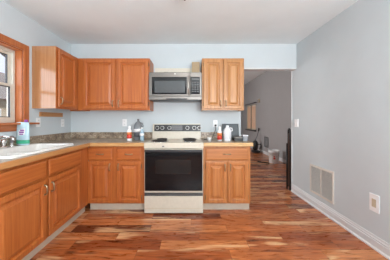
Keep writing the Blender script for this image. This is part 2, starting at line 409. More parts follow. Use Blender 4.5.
for a in ((y0, y0+.026, z0, z1), (y1-.026, y1, z0, z1), (y0+.026, y1-.026, z0, z0+.03), (y0+.026, y1-.026, z1-.03, z1)): bx(bm, fx0, fx1, a[0], a[1], a[2], a[3], .003)
obj('window_frame', bm, 'vinyl', w1)
zm = 1.60
for (x0, za, zb) in ((XL-.135, zm-.016, z1-.03), (XL-.105, z0+.03, zm+.016)):
    bm = B(); ya, yb = y0+.026, y1-.026
    for a in ((ya, ya+.030, za, zb), (yb-.030, yb, za, zb), (ya+.030, yb-.030, za, za+.030), (ya+.030, yb-.030, zb-.030, zb)): bx(bm, x0, x0+.028, a[0], a[1], a[2], a[3], .003)
    s = obj('sash', bm, 'vinyl', w1)
    bm = B()
    for a in ((ya+.030, ya+.038, za+.030, zb-.030), (yb-.038, yb-.030, za+.030, zb-.030), (ya+.038, yb-.038, za+.030, za+.038), (ya+.038, yb-.038, zb-.038, zb-.030)): bx(bm, x0+.004, x0+.024, *a)
    obj('gasket', bm, 'dark_gasket', s)
    box_obj('pane', x0+.011, x0+.016, ya+.030, yb-.030, za+.030, zb-.030, 'pane', s)

# ------------------------------------------------------------------ cabinetry
def panel_door(bm, w, h, t, mtx, frame=.052):
    """raised-panel door: u in 0..w, v outward, z in 0..h"""
    def rect(i, v): return [mtx @ Vector(p) for p in ((i, v, i), (w-i, v, i), (w-i, v, h-i), (i, v, h-i))]
    prof = [(.014, 0), (.014, t-.011), (0, t-.009), (0, t-.005), (.003, t-.001), (.009, t), (frame-.010, t), (frame-.004, t-.003), (frame, t-.017), (frame+.014, t-.018), (frame+.040, t-.004), (frame+.042, t)]
    loft(bm, [rect(i, v) for i, v in prof])
def drawer_front(bm, w, h, t, mtx):
    def rect(i, v): return [mtx @ Vector(p) for p in ((i, v, i), (w-i, v, i), (w-i, v, h-i), (i, v, h-i))]
    loft(bm, [rect(i, v) for i, v in [(.014, 0), (.014, t-.012), (0, t-.010), (0, t-.007), (.004, t-.003), (.014, t)]])
def pull(parent, mtx, vertical=True, name='handle', L=.085):
    bm = B(); n = 8; pts = []
    for k in range(n+1):
        a = PI*k/n; s = -L/2*math.cos(a); v = .003+.024*math.sin(a)**.7
        pts.append((0, v, s) if vertical else (s, v, 0))
    tube(bm, pts, [.0055+.002*abs(math.cos(PI*k/n)) for k in range(n+1)], 8, mtx=mtx)
    for e in (-1, 1):
        c = (0, .001, e*L/2) if vertical else (e*L/2, .001, 0)
        q = [Vector(c)+Vector(p) for p in ((0, 0, 0), (0, .004, 0))]
        tube(bm, q, .009, 8, mtx=mtx)
    return obj(name, bm, 'bronze', parent)
def hinge(parent, mtx, z):
    bm = B(); tube(bm, [(0, .004, z-.028), (0, .004, z+.028)], .006, 6, mtx=mtx); return obj('hinge', bm, 'hinge', parent)
def cab(root, mtx, w, z0, z1, depth, doors, drawers, body='oak', grain_x='oak_x', toe=0, t=.024, hollow=False):
    """local frame: u across the face, v outward from the face plane (v=0), world z"""
    bm = B()
    if hollow:
        for a in ((0, .018, -depth, -.02, z0, z1), (w-.018, w, -depth, -.02, z0, z1), (.018, w-.018, -depth, -.02, z0, z0+.018), (.018, w-.018, -depth, -depth+.01, z0+.018, z1)): bx(bm, *a, 0, mtx)
    elif toe: bx(bm, 0, w, -depth, -.02, z0, z1, 0, mtx)
    else:
        bx(bm, 0, w, -depth, -.02, z0+.03, z1, 0, mtx)
        for a in ((0, .016), (w-.016, w)): bx(bm, a[0], a[1], -depth, -.02, z0, z0+.03, 0, mtx)
    # face frame
    bx(bm, 0, w, -.02, 0, z0, z1, .002, mtx)
    obj('body', bm, body, root)
    if toe:
        bm = B(); bx(bm, 0, w, -.060, -.045, 0, z0, 0, mtx); bx(bm, .0, .02, -depth, -.060, 0, z0, 0, mtx); bx(bm, w-.02, w, -depth, -.060, 0, z0, 0, mtx)
        obj('toe_kick', bm, 'toe', root)
    for (u0, u1, a, b, side, pz) in doors:
        bm = B(); panel_door(bm, u1-u0, b-a, t, mtx @ Matrix.Translation((u0, .0012, a)))
        d = obj('door', bm, body, root)
        pu = u1-.028 if side == 'R' else u0+.028
        if pz is not None: pull(d, mtx @ Matrix.Translation((pu, t, pz)))
        hu = u0-.004 if side == 'R' else u1+.004
        for hz in (a+.07, b-.07): hinge(d, mtx @ Matrix.Translation((hu, 0, 0)), hz)
    for (u0, u1, a, b, has) in drawers:
        bm = B(); drawer_front(bm, u1-u0, b-a, t, mtx @ Matrix.Translation((u0, .0012, a)))
        d = obj('drawer', bm, grain_x, root)
        if has: pull(d, mtx @ Matrix.Translation(((u0+u1)/2, t, (a+b)/2)), False)
def face_back(x0, yf):   # cabinets on the back wall: u -> +X, v -> -Y
    return Matrix(((1,0,0,x0), (0,-1,0,yf), (0,0,1,0), (0,0,0,1)))
def face_left(y0, xf):   # cabinets on the left wall: u -> +Y, v -> +X
    return Matrix(((0,1,0,xf), (1,0,0,y0), (0,0,1,0), (0,0,0,1)))
UZ0, UZ1 = 1.352, 2.118
g = None
# uppers
r = thing('wall_cabinet', 'oak wall cabinet on the left wall beside the window, its bare side facing out', 'cabinet', (XL+.15, 2.8, UZ0), 'oak wall cabinets')
cab(r, face_left(2.41, -1.635), .787, UZ0, UZ1, .293, [(.022, .40, UZ0+.022, UZ1-.022, 'L', UZ0+.10)], [])
box_obj('end_panel', XL+.0015, -1.637, 2.4045, 2.4095, UZ0, UZ1, 'end_oak', r)
r = thing('wall_cabinet', 'oak two door wall cabinet between the corner and the microwave', 'cabinet', (-1.1, 3.0, UZ0), 'oak wall cabinets')
cab(r, face_back(-1.632, 2.885), 1.054, UZ0, UZ1, .313, [(.088, .548, UZ0+.022, UZ1-.022, 'R', UZ0+.10), (.580, 1.034, UZ0+.022, UZ1-.022, 'L', UZ0+.10)], [])
r = thing('wall_cabinet', 'oak two door wall cabinet right of the microwave beside the opening', 'cabinet', (.5, 3.0, UZ0), 'oak wall cabinets')
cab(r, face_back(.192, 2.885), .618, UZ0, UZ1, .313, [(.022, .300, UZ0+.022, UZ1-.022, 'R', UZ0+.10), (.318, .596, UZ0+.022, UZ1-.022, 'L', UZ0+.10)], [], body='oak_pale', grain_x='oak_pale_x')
# lowers
BZ0, BZ1, CT = .10, .872, .912
FY, FX = 2.605, -1.335
dz = (.115, .664); wz = (.684, .838)
r = thing('base_cabinet', 'oak sink base cabinet under the white sink along the left wall', 'cabinet', (-1.6, 1.9, 0), 'oak base cabinets')
cab(r, face_left(1.27, FX), 1.33, BZ0, BZ1, .59, [(.02, .535, *dz, 'R', .575), (.572, 1.115, *dz, 'L', .575)], [(.02, .535, *wz, False), (.572, 1.115, *wz, False)], grain_x='oak_y', toe=1, hollow=True)
r = thing('base_cabinet', 'oak base cabinet at the near end of the left run, beside the sink base', 'cabinet', (-1.6, .95, 0), 'oak base cabinets')
cab(r, face_left(.64, FX), .628, BZ0, BZ1, .59, [(.02, .305, *dz, 'R', .575), (.322, .608, *dz, 'L', .575)], [(.02, .608, *wz, True)], grain_x='oak_y', toe=1)
r = thing('base_cabinet', 'oak base cabinet with two drawers and two doors left of the range', 'cabinet', (-.97, 2.9, 0), 'oak base cabinets')
cab(r, face_back(-1.333, FY), .748, BZ0, BZ1, .59, [(.0, .318, *dz, 'R', .59), (.378, .700, *dz, 'L', .59)], [(.0, .318, *wz, True), (.378, .700, *wz, True)], toe=1)
r = thing('base_cabinet', 'oak base cabinet with one wide drawer over two doors right of the range', 'cabinet', (.5, 2.9, 0), 'oak base cabinets')
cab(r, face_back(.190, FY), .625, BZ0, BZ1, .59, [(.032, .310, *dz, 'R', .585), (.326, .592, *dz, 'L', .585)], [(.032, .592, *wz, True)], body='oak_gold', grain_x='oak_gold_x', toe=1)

# countertops
SX0, SX1, SY0, SY1 = -1.845, -1.375, 1.51, 2.33   # sink cut-out
r = thing('countertop', 'brown speckled countertop running round the left corner with a wood front edge', 'countertop', (-1.6, 2, BZ1))
bm = B(); z0, z1 = BZ1+.001, CT
bx(bm, XL+.002, -1.305, .63, SY0, z0, z1); bx(bm, XL+.002, SX0, SY0, SY1, z0, z1); bx(bm, SX1, -1.305, SY0, SY1, z0, z1)
bx(bm, XL+.002, -1.305, SY1, YB-.002, z0, z1); bx(bm, -1.305, -.585, 2.575, YB-.002, z0, z1)
obj('slab', bm, 'granite', r)
bm = B(); bx(bm, -1.305, -1.287, .63, 2.575, z0-.008, z1+.001, .005); obj('front_edge', bm, 'edge_y', r)
bm = B(); bx(bm, -1.305, -.585, 2.557, 2.575, z0-.008, z1+.001, .005); obj('front_edge', bm, 'edge_x', r)
bm = B(); bx(bm, XL+.002, XL+.022, .63, YB-.002, z1, z1+.10, .003); bx(bm, XL+.022, -.585, YB-.022, YB-.002, z1, z1+.10, .003); obj('backsplash', bm, 'granite', r)
r = thing('countertop', 'short brown speckled countertop with a wood edge right of the range', 'countertop', (.5, 2.9, BZ1))
bm = B(); bx(bm, .192, .822, 2.575, YB-.002, z0, z1); obj('slab', bm, 'granite', r)
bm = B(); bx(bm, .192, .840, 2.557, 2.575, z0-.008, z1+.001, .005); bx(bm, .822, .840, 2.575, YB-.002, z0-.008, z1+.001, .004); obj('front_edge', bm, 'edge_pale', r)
bm = B(); bx(bm, .192, .80, YB-.022, YB-.002, z1, z1+.10, .003); obj('backsplash', bm, 'granite', r)

# sink
def rr3(cx, cy, w, h, rad, z): return [(x, y, z) for x, y in rrect(cx, cy, w, h, rad, 5)]
r = thing('kitchen_sink', 'white drop-in kitchen sink under the window', 'sink', (-1.62, 1.92, CT))
scx, scy = -1.607, 1.90; rz = CT+.002
bm = B(); loft(bm, [rr3(scx, scy, .515, .86, .05, rz), rr3(scx, scy, .517, .862, .05, rz+.010), rr3(scx, scy, .497, .842, .045, rz+.022),
                    rr3(scx+.035, scy, .385, .79, .05, rz+.020), rr3(scx+.035, scy, .37, .775, .05, rz+.005), rr3(scx+.035, scy, .35, .75, .06, rz-.16), rr3(scx+.035, scy, .25, .6, .06, rz-.175)], True, False, True)
obj('basin', bm, 'sink', r)
bm = B(); bx(bm, scx+.035-.175, scx+.035+.175, scy-.02, scy+.02, rz-.172, rz-.015, .01); obj('divider', bm, 'sink', r)
for dy in (-.19, .19):
    bm = B(); lathe(bm, [(.04, -.175), (.04, -.168), (.02, -.170)], (scx+.035, scy+dy, rz), 16); obj('drain', bm, 'chrome', r)
DK = rz+.0225
r = thing('faucet', 'chrome two handle faucet on the back ledge of the sink', 'faucet', (-1.825, 1.84, DK))
bm = B(); bx(bm, -1.852, -1.806, 1.73, 1.95, DK, DK+.016, .006); obj('deck_plate', bm, 'chrome', r)
bm = B(); tube(bm, [(-1.828, 1.84, DK+.016), (-1.828, 1.84, DK+.06), (-1.80, 1.84, DK+.10), (-1.74, 1.84, DK+.115), (-1.66, 1.84, DK+.105), (-1.64, 1.84, DK+.085)], [.017, .015, .013, .012, .011, .012], 10); obj('spout', bm, 'chrome', r)
for y in (1.75, 1.93):
    bm = B(); lathe(bm, [(.018, .016), (.015, .03), (.024, .045), (.028, .062), (.024, .078), (.01, .083)], (-1.828, y, DK), 14); obj('handle', bm, 'clear_plastic' if 0 else 'chrome', r)
r = thing('sink_sprayer', 'small chrome side sprayer on the sink ledge between faucet and pouch', 'sprayer', (-1.828, 2.02, DK))
bm = B(); lathe(bm, [(.024, 0), (.022, .012), (.014, .02), (.014, .04)], (-1.828, 2.02, DK), 14); obj('base', bm, 'chrome', r)
bm = B(); lathe(bm, [(.012, .04), (.013, .07), (.018, .09), (.017, .108), (.008, .112)], (-1.828, 2.02, DK), 14); obj('spray_head', bm, 'grey_panel', r)

# ------------------------------------------------------------------ range
r = thing('range', 'cream electric range with black glass oven door between the base cabinets', 'range', (-.197, 2.88, 0))
rx0, rx1, ry0, ry1 = -.578, .184, 2.556, 3.165
bm = B(); bx(bm, rx0, rx1, ry0, ry1, .03, .838, .003)
for x in (rx0+.05, rx1-.05):
    for y in (ry0+.06, ry1-.06): tube(bm, [(x, y, 0), (x, y, .03)], .018, 8)
obj('body', bm, 'cream', r)
bm = B(); bx(bm, rx0-.003, rx1+.003, 2.516, ry1, .840, .916, .010); obj('cooktop', bm, 'cream', r)
dr = B(); bx(dr, rx0+.003, rx1-.003, 2.519, 2.555, .275, .835, .006); d = obj('oven_door', dr, 'cream', r)
box_obj('door_glass', rx0+.012, rx1-.012, 2.511, 2.5185, .300, .805, 'black_glass', d, .002)
box_obj('door_window', -.43, .025, 2.5082, 2.5105, .52, .70, 'oven_window', d)
bm = B(); bx(bm, rx0+.012, rx1-.012, 2.483, 2.501, .800, .832, .006)
for x in (rx0+.04, rx1-.065): bx(bm, x, x+.025, 2.500, 2.520, .806, .826)
obj('door_handle', bm, 'black_panel', d)
bm = B(); bx(bm, rx0+.003, rx1-.003, 2.519, 2.555, .012, .232, .005); w = obj('storage_drawer', bm, 'cream', r)
box_obj('drawer_grip', rx0+.006, rx1-.006, 2.515, 2.555, .235, .270, 'dark_grey', w, .002)
bm = B(); bx(bm, rx0+.006, rx1-.006, 2.5165, 2.519, .070, .076); obj('drawer_crease', bm, 'beige_plastic', w)
# backguard
bm = B(); loft(bm, [[(rx0+.002, y, z) for y, z in ((3.075, .917), (3.165, .917), (3.165, 1.15), (3.11, 1.15), (3.09, 1.03))], [(rx1-.002, y, z) for y, z in ((3.075, .917), (3.165, .917), (3.165, 1.15), (3.11, 1.15), (3.09, 1.03))]])
bgd = obj('backguard', bm, 'cream', r)
sl = Matrix.Translation((0, 3.099, 1.09)) @ Matrix.Rotation(-.165, 4, 'X')
bm = B(); bx(bm, rx0+.030, rx1-.001, -.010, 0.0, -.058, .046, .003, sl); cp = obj('control_panel', bm, 'black_panel', bgd)
bm = B(); bx(bm, -.275, -.105, -.0125, -.0102, -.042, .032, 0, sl); obj('clock_display', bm, 'grey_panel', cp)
bm = B()
for k in range(5):
    for q in (0, 1): bx(bm, -.265+k*.032, -.241+k*.032, -.0138, -.0127, -.032+q*.032, -.014+q*.032, 0, sl)
obj('clock_buttons', bm, 'dark_grey', cp)
for px in (157.6, 162.6, 169.6, 187.4, 194.2, 199.2):
    x = (px-189)/62.9
    bm = B(); lathe(bm, [(.030, 0), (.030, .002)], (0, 0, 0), 20, 'Y'); bmesh.ops.transform(bm, matrix=sl @ Matrix.Translation((x, -.0125, -.006)), verts=bm.verts)
    dl = obj('dial', bm, 'steel_light', cp)
    bm = B(); lathe(bm, [(.019, -.022), (.023, -.018), (.025, 0)], (0, 0, 0), 18, 'Y'); bx(bm, -.004, .004, -.030, -.018, -.02, .02, .001)
    bmesh.ops.transform(bm, matrix=sl @ Matrix.Translation((x, -.0128, -.006)), verts=bm.verts)
    obj('knob', bm, 'black_panel', dl)
# burners
for (x, y, R) in ((-.40, 2.685, .105), (.01, 2.685, .08), (-.40, 2.93, .08), (.01, 2.93, .105)):
    bm = B(); lathe(bm, [(R+.022, .9165), (R+.022, .921), (R+.008, .922), (R*.5, .9175)], (x, y, 0), 28); dp = obj('burner', bm, 'chrome', r)
    bm = B(); pts = []
    for k in range(80):
        a = k*2*PI/20; rad = R*(.25+.75*k/79); pts.append((x+rad*math.cos(a), y+rad*math.sin(a), .929))
    tube(bm, pts, .0062, 6); obj('coil', bm, 'coil', dp)
box_obj('badge', -.345, -.318, 2.5135, 2.5155, .862, .878, 'grey_panel', r)

# ------------------------------------------------------------------ microwave
r = thing('microwave', 'stainless over-the-range microwave between the wall cabinets', 'microwave', (-.195, 3.0, 1.5))
mx0, mx1, my0, my1, mz0, mz1 = -.574, .184, 2.845, 3.192, 1.50, 1.895
bm = B(); bx(bm, mx0, mx1, my0, my1, mz0, mz1, .004); bx(bm, mx0+.05, mx1-.05, my0+.05, my1-.05, mz0-.006, mz0); obj('body', bm, 'black_panel', r)
PXM = 196/2.81
def mX(px): return (px-189)/PXM
def mZ(py): return 1.21+(120-py)/PXM
bm = B(); bx(bm, mx0, mX(190.0), 2.805, 2.844, 1.553, mz1, .006); d = obj('door', bm, 'steel', r)
box_obj('door_glass', mX(152), mX(186.8), 2.8015, 2.8045, mZ(94.3), mZ(77), 'black_glass', d, .001)
box_obj('door_window', mX(154.6), mX(185), 2.799, 2.801, mZ(92.8), mZ(81), 'mw_glass', d)
bm = B(); tube(bm, [(mX(188.5), 2.772, mZ(95)), (mX(188.5), 2.772, mZ(76.5))], .0105, 10)
for z in (mZ(93.5), mZ(78)): tube(bm, [(mX(188.5), 2.772, z), (mX(188.5), 2.806, z)], .008, 8)
obj('door_handle', bm, 'steel_light', d)
bm = B(); bx(bm, mX(190.2), mx1, 2.805, 2.844, 1.553, mz1, .006); c = obj('control_side', bm, 'steel', r)
box_obj('keypad', mX(190.8), mX(199.8), 2.8015, 2.8045, mZ(94.3), mZ(77), 'black_glass', c, .001)
box_obj('display', mX(191.6), mX(199), 2.7995, 2.8012, mZ(80.3), mZ(78), 'dark_grey', c)
bm = B()
for i in range(3):
    for j in range(5): bx(bm, mX(191.8+i*2.5), mX(193.6+i*2.5), 2.7997, 2.8012, mZ(83.3+j*2.2), mZ(82+j*2.2))
obj('buttons', bm, 'dark_grey', c)
bm = B(); bx(bm, mx0, mx1, 2.812, 2.844, mz0, 1.551, .004); v = obj('bottom_grille', bm, 'steel', r)
box_obj('grille_slot', mX(166), mX(187.5), 2.8085, 2.8115, mz0+.004, mz0+.020, 'black_panel', v)
bm = B(); lathe(bm, [(.010, 0), (.010, .002)], (mX(175), 2.803, mZ(73.8)), 14, 'Y'); obj('badge', bm, 'steel_light', d)

tag(box_obj('cardboard_box', .045, .165, 3.02, 3.16, mz1+.0005, 2.105, 'cardboard', None, .002), 'tan cardboard box on top of the microwave at its right end', 'box')
r = thing('power_plug', 'small grey plug and cord on the wall strip above the microwave', 'plug', (-.37, 3.15, 1.95))
bm = B(); bx(bm, -.405, -.335, 3.160, 3.1925, 1.945, 1.985, .005); obj('plug_body', bm, 'grey_panel', r)
bm = B(); tube(bm, [(-.37, 3.162, 1.96), (-.37, 3.13, 1.93), (-.36, 3.10, 1.903)], .005, 6); obj('cord', bm, 'grey_panel', r)

# ------------------------------------------------------------------ wall plates, vent, rail
def plate(name, label, cat, kind, mtx, w=.072, h=.116, mat='white_plastic', loc=(0, 0, 0), thick=.006):
    """local: u, v outward, z"""
    r = thing(name, label, cat, loc, 'white wall outlets' if name == 'wall_outlet' else None)
    bm = B(); bx(bm, -w/2, w/2, .0006, thick, -h/2, h/2, .002, mtx); p = obj('plate', bm, mat, r)
    if kind == 'outlet':
        for e in (-1, 1):
            bm = B(); bx(bm, -.017, .017, .006, .008, e*.026-.016, e*.026+.016, .0008, mtx); s = obj('socket', bm, mat, r)
            bm = B()
            for q in (-.007, .007): bx(bm, q-.0016, q+.0016, .0081, .0086, e*.026-.006, e*.026+.007, 0, mtx)
            obj('slots', bm, 'black_plastic', s)
    elif kind == 'switch':
        bm = B(); bx(bm, -.007, .007, thick, thick+.012, -.012, .012, .002, mtx); obj('toggle', bm, mat, r)
    elif kind == 'beige':
        bm = B(); bx(bm, -.021, .021, .006, .009, -.038, .038, .001, mtx); obj('insert', bm, 'beige_plastic', r)
    return r
def face_right(y0, xf): return Matrix(((0,-1,0,xf), (-1,0,0,y0), (0,0,1,0), (0,0,0,1)))
def up(m, z): return m @ Matrix.Translation((0, 0, z))
plate('wall_outlet', 'white outlet on the left wall beside the window sill', 'outlet', 'outlet', up(face_left(2.505, XL), 1.18), loc=(XL, 2.535, 1.11))
plate('wall_outlet', 'white outlet on the left wall near the corner, past the wood rail', 'outlet', 'outlet', up(face_left(2.99, XL), 1.165), loc=(XL, 2.99, 1.11))
plate('wall_outlet', 'white outlet on the back wall above the bottles left of the range', 'outlet', 'outlet', up(face_back(-1.05, YB), 1.165), loc=(-1.05, YB, 1.11))
rr_ = plate('wall_outlet', 'white outlet with a black plug on the back wall right of the range', 'outlet', 'outlet', up(face_back(.43, YB), 1.150), loc=(.43, YB, 1.09))
r = thing('black_plug', 'black plug and cord in the outlet above the right countertop', 'plug', (.43, 3.18, 1.12))
bm = B(); bx(bm, .415, .445, 3.160, 3.1905, 1.11, 1.137, .004); obj('plug_body', bm, 'black_plastic', r)
bm = B(); tube(bm, [(.43, 3.165, 1.112), (.43, 3.155, 1.06), (.40, 3.15, .98), (.37, 3.12, .925), (.33, 3.05, CT+.006), (.27, 2.98, CT+.006), (.22, 2.9, CT+.006)], .005, 6); obj('cord', bm, 'black_plastic', r)
plate('light_switch', 'white light switch on the right wall beside the opening', 'switch', 'switch', up(face_right(3.17, XR), 1.160), loc=(XR, 3.17, 1.10), w=.085, h=.13, thick=.026)
plate('wall_jack', 'white wall plate with a beige insert low on the right wall', 'wall plate', 'beige', up(face_right(1.853, XR), .425), loc=(XR, 1.853, .36), w=.098, h=.165)
r = thing('return_vent', 'white return air vent low on the right wall', 'vent', (XR, 2.6, .19))
fm = face_right(2.83, XR); vw, v0, v1 = .465, .187, .582
bm = B()
for a in ((0, .028, v0, v1), (vw-.028, vw, v0, v1), (.028, vw-.028, v0, v0+.028), (.028, vw-.028, v1-.028, v1), (vw/2-.012, vw/2+.012, v0+.028, v1-.028)): bx(bm, a[0], a[1], .0008, .012, a[2], a[3], .002, fm)
obj('frame', bm, 'vent_cream', r)
bm = B(); bx(bm, .02, vw-.02, .0002, .0008, v0+.02, v1-.02, 0, fm); obj('backing', bm, 'grey_label', r)
for u0, u1 in ((.028, vw/2-.012), (vw/2+.012, vw-.028)):
    bm = B(); nl = 20
    for k in range(nl):
        z = v0+.03+k*(v1-v0-.06)/nl
        ml = fm @ Matrix.Translation((0, .006, z+.009)) @ Matrix.Rotation(-.55, 4, 'X')
        bx(bm, u0, u1, -.0095, .0095, -.001, .001, 0, ml)
    obj('louvers', bm, 'vent_louver', r)
r = thing('wooden_rail', 'short wooden rail on the left wall under the wall cabinet', 'rail', (XL, 2.75, 1.25))
box_obj('board', XL+.0006, XL+.020, 2.52, 2.97, 1.255, 1.315, 'edge_y', r, .004)
for y in (2.56, 2.93):
    bm = B(); lathe(bm, [(.006, 0), (.005, .003)], (XL+.020, y, 1.285), 10, 'X'); obj('screw', bm, 'hinge', r)

# ------------------------------------------------------------------ ceiling lamp
r = thing('ceiling_lamp', 'ceiling lamp with a dark finial, just at the top edge of the picture', 'lamp', (-.04, 1.83, H))
bm = B(); lathe(bm, [(.035, -.072), (.085, -.05), (.112, -.022), (.115, -.012)], (-.04, 1.83, H), 24); sh = obj('lamp_shade', bm, 'lamp_glass', r)
bm = B(); lathe(bm, [(.120, -.012), (.122, -.0005)], (-.04, 1.83, H), 24); obj('base', bm, 'bronze', r)
bm = B(); lathe(bm, [(.003, -.124), (.012, -.116), (.014, -.104), (.008, -.095), (.012, -.085), (.012, -.072)], (-.04, 1.83, H), 14); obj('finial', bm, 'black_metal', r)
ll = bpy.data.lights.new('ceiling_lamp_light', 'AREA'); ll.shape = 'DISK'; ll.size = .24; ll.energy = 7; ll.color = (1, .95, .88)
lo_ = bpy.data.objects.new('ceiling_lamp_light', ll); COL.objects.link(lo_); lo_.location = (-.04, 1.83, 2.315)

# ------------------------------------------------------------------ countertop goods
ZC = CT+.0008
def bottle(name, label, x, y, prof, mat, parts=(), group=None, sy=1, sx=1):
    r = thing(name, label, 'bottle', (x, y, ZC), group)
    bm = B(); lathe(bm, prof, (x, y, ZC), 20, 'Z', sx, sy); obj('body', bm, mat, r)
    for pn, pp, pm in parts:
        bm = B(); lathe(bm, pp, (x, y, ZC), 20, 'Z', sx, sy); obj(pn, bm, pm, r)
    return r
bottle('spray_bottle', 'white bottle with a red and orange label left of the range', -.852, 2.80,
       [(.030, 0), (.034, .006), (.034, .135), (.020, .160), (.014, .165)], 'white_plastic',
       [('label', [(.0346, .035), (.0346, .090)], 'red'), ('label', [(.0346, .0905), (.0346, .125)], 'orange'), ('cap', [(.016, .165), (.018, .168), (.018, .205), (.012, .212)], 'white_plastic')])
r = bottle('plastic_jug', 'smoky clear plastic jug behind the red label bottle', -.765, 2.95,
       [(.060, 0), (.066, .01), (.066, .185), (.058, .225), (.036, .262), (.016, .283), (.014, .295)], 'smoke_plastic',
       [('label', [(.0666, .045), (.0666, .115)], 'grey_label'), ('label', [(.0666, .116), (.0666, .165)], 'pouch_white'), ('cap', [(.017, .290), (.017, .312), (.014, .314)], 'grey_panel')], sy=.8)
bm = B(); tube(bm, [(-.715, 2.95, .912+.175), (-.690, 2.95, .912+.205), (-.700, 2.95, .912+.245), (-.735, 2.95, .912+.258)], .009, 8); obj('grip', bm, 'smoke_plastic', r)
bottle('water_bottle', 'pale blue clear bottle beside the range, rightmost of the left group', -.678, 2.83,
       [(.029, 0), (.032, .008), (.030, .05), (.032, .095), (.030, .125), (.016, .158), (.013, .17)], 'blue_plastic',
       [('cap', [(.015, .168), (.015, .188), (.012, .19)], 'white_plastic'), ('label', [(.0330, .070), (.0330, .105)], 'pouch_white')])
bottle('cleaner_bottle', 'white capped bottle with a red label on the right countertop', .437, 2.80,
       [(.030, 0), (.034, .006), (.034, .130), (.022, .155), (.015, .160)], 'milky',
       [('label', [(.0346, .018), (.0346, .075)], 'red'), ('label', [(.0346, .0755), (.0346, .115)], 'orange'), ('cap', [(.017, .16), (.019, .163), (.019, .198), (.013, .205)], 'white_plastic')])
r = bottle('white_jug', 'milky white plastic jug right of the red label bottle', .552, 2.82,
       [(.050, 0), (.056, .008), (.056, .130), (.050, .160), (.030, .186), (.018, .194)], 'milky',
       [('cap', [(.020, .19), (.020, .216), (.016, .219)], 'white_plastic')], sy=.75)
bm = B(); tube(bm, [(.592, 2.82, ZC+.13), (.622, 2.82, ZC+.145), (.618, 2.82, ZC+.178), (.580, 2.82, ZC+.186)], .009, 8); obj('grip', bm, 'milky', r)
# grey sheet leaning on the wall
r = thing('baking_sheet', 'grey metal sheet leaning on the back wall behind the white jug', 'tray', (.66, 3.12, ZC))
ml = Matrix.Translation((.665, 3.118, ZC+.004)) @ Matrix.Rotation(-.17, 4, 'X')
bm = B(); bx(bm, -.13, .13, 0, .006, 0, .235, .002, ml); obj('pan', bm, 'grey_sheet', r)
bm = B()
for a in ((-.13, -.118, 0, .235), (.118, .13, 0, .235), (-.118, .118, 0, .012), (-.118, .118, .223, .235)): bx(bm, a[0], a[1], -.012, 0, a[2], a[3], .003, ml)
obj('rim', bm, 'grey_sheet', r)
r = thing('white_cup', 'small white cup lying at the left end of the right countertop', 'cup', (.285, 2.72, ZC))
bm = B(); lathe(bm, [(.022, 0), (.030, .05), (.031, .053), (.028, .052), (.021, .004)], (.285, 2.72, ZC), 18); obj('body', bm, 'white_plastic', r)
r = thing('black_box', 'flat black device with a light top on the right countertop', 'device', (.675, 2.82, ZC))
box_obj('body', .640, .752, 2.76, 2.90, ZC, ZC+.038, 'black_plastic', r, .004); box_obj('lid', .636, .756, 2.755, 2.905, ZC+.0385, ZC+.054, 'steel', r, .004)
r = thing('storage_container', 'clear plastic container at the right end of the right countertop', 'container', (.79, 2.82, ZC))
bm = B(); loft(bm, [rr3(.794, 2.80, .062, .10, .012, ZC), rr3(.794, 2.80, .074, .115, .014, ZC+.07), rr3(.794, 2.80, .068, .109, .014, ZC+.0705), rr3(.794, 2.80, .056, .094, .012, ZC+.004)]); obj('body', bm, 'clear_plastic', r)
bm = B(); loft(bm, [rr3(.794, 2.80, .08, .121, .014, ZC+.0712), rr3(.794, 2.80, .08, .121, .014, ZC+.084)]); obj('lid', bm, 'milky', r)
# pouch on the sink ledge
px, py = -1.833, 2.165
r = thing('detergent_pouch', 'pale blue and green pouch with a purple cap at the sink corner', 'pouch', (px, py, DK))
def pr(w, d, z, dx=0): return [(px+dx+math.cos(2*PI*k/20)*w*abs(math.cos(2*PI*k/20))**-.3*1 if False else px+dx+w*math.cos(2*PI*k/20), py+d*math.sin(2*PI*k/20), DK+z) for k in range(20)]
bm = B(); loft(bm, [pr(.062, .030, 0), pr(.070, .034, .012), pr(.070, .033, .05), pr(.069, .030, .10), pr(.069, .022, .16), pr(.068, .011, .205), pr(.068, .003, .235), pr(.067, .002, .25)], True); obj('body', bm, 'pouch_blue', r)
bm = B(); loft(bm, [pr(.0706, .0346, .014), pr(.0706, .0338, .035), pr(.0704, .0334, .055)], True); obj('green_band', bm, 'green_print', r)
bm = B(); loft(bm, [[(px+x, py+y, DK+z) for x, z in ((-.030, .10), (.045, .115), (.05, .185), (-.02, .165))] for y in (-.0325, -.0300)]); obj('print_panel', bm, 'pouch_white', r)
for (a, b, c, dd) in ((-.015, .132, .035, .148), (-.012, .112, .028, .124), (-.005, .154, .038, .168)):
    bm = B(); bx(bm, px+a, px+c, py-.0335, py-.0326, DK+b, DK+dd); obj('print_stripe', bm, 'purple', r)
bm = B(); lathe(bm, [(.015, .250), (.017, .253), (.017, .272), (.013, .276)], (px+.035, py, DK), 14); obj('cap', bm, 'purple', r)

# ------------------------------------------------------------------ beyond the opening
M['bucket'] = plain('bucket_white', (.88, .88, .88), .35)
r = thing('bucket', 'white plastic bucket with red print on the floor of the far room', 'bucket', (2.40, 5.55, 0))
bm = B(); cx, cy = 2.40, 5.55
lathe(bm, [(.120, .0005), (.124, .004), (.140, .30), (.150, .302), (.151, .318), (.142, .320), (.144, .345), (.150, .347), (.150, .362), (.143, .364), (.137, .355), (.118, .01)], (cx, cy, 0), 28); obj('body', bm, 'bucket', r)
def wrap(bm, a0, a1, z0, z1, r0, r1, n=8):
    lo = [(cx+r0*math.cos(a0+(a1-a0)*k/n), cy+r0*math.sin(a0+(a1-a0)*k/n), z0) for k in range(n+1)]
    hi = [(cx+r1*math.cos(a0+(a1-a0)*k/n), cy+r1*math.sin(a0+(a1-a0)*k/n), z1) for k in range(n+1)]
    A = [bm.verts.new(p) for p in lo]; Bv = [bm.verts.new(p) for p in hi]
    for k in range(n): bm.faces.new((A[k], A[k+1], Bv[k+1], Bv[k]))
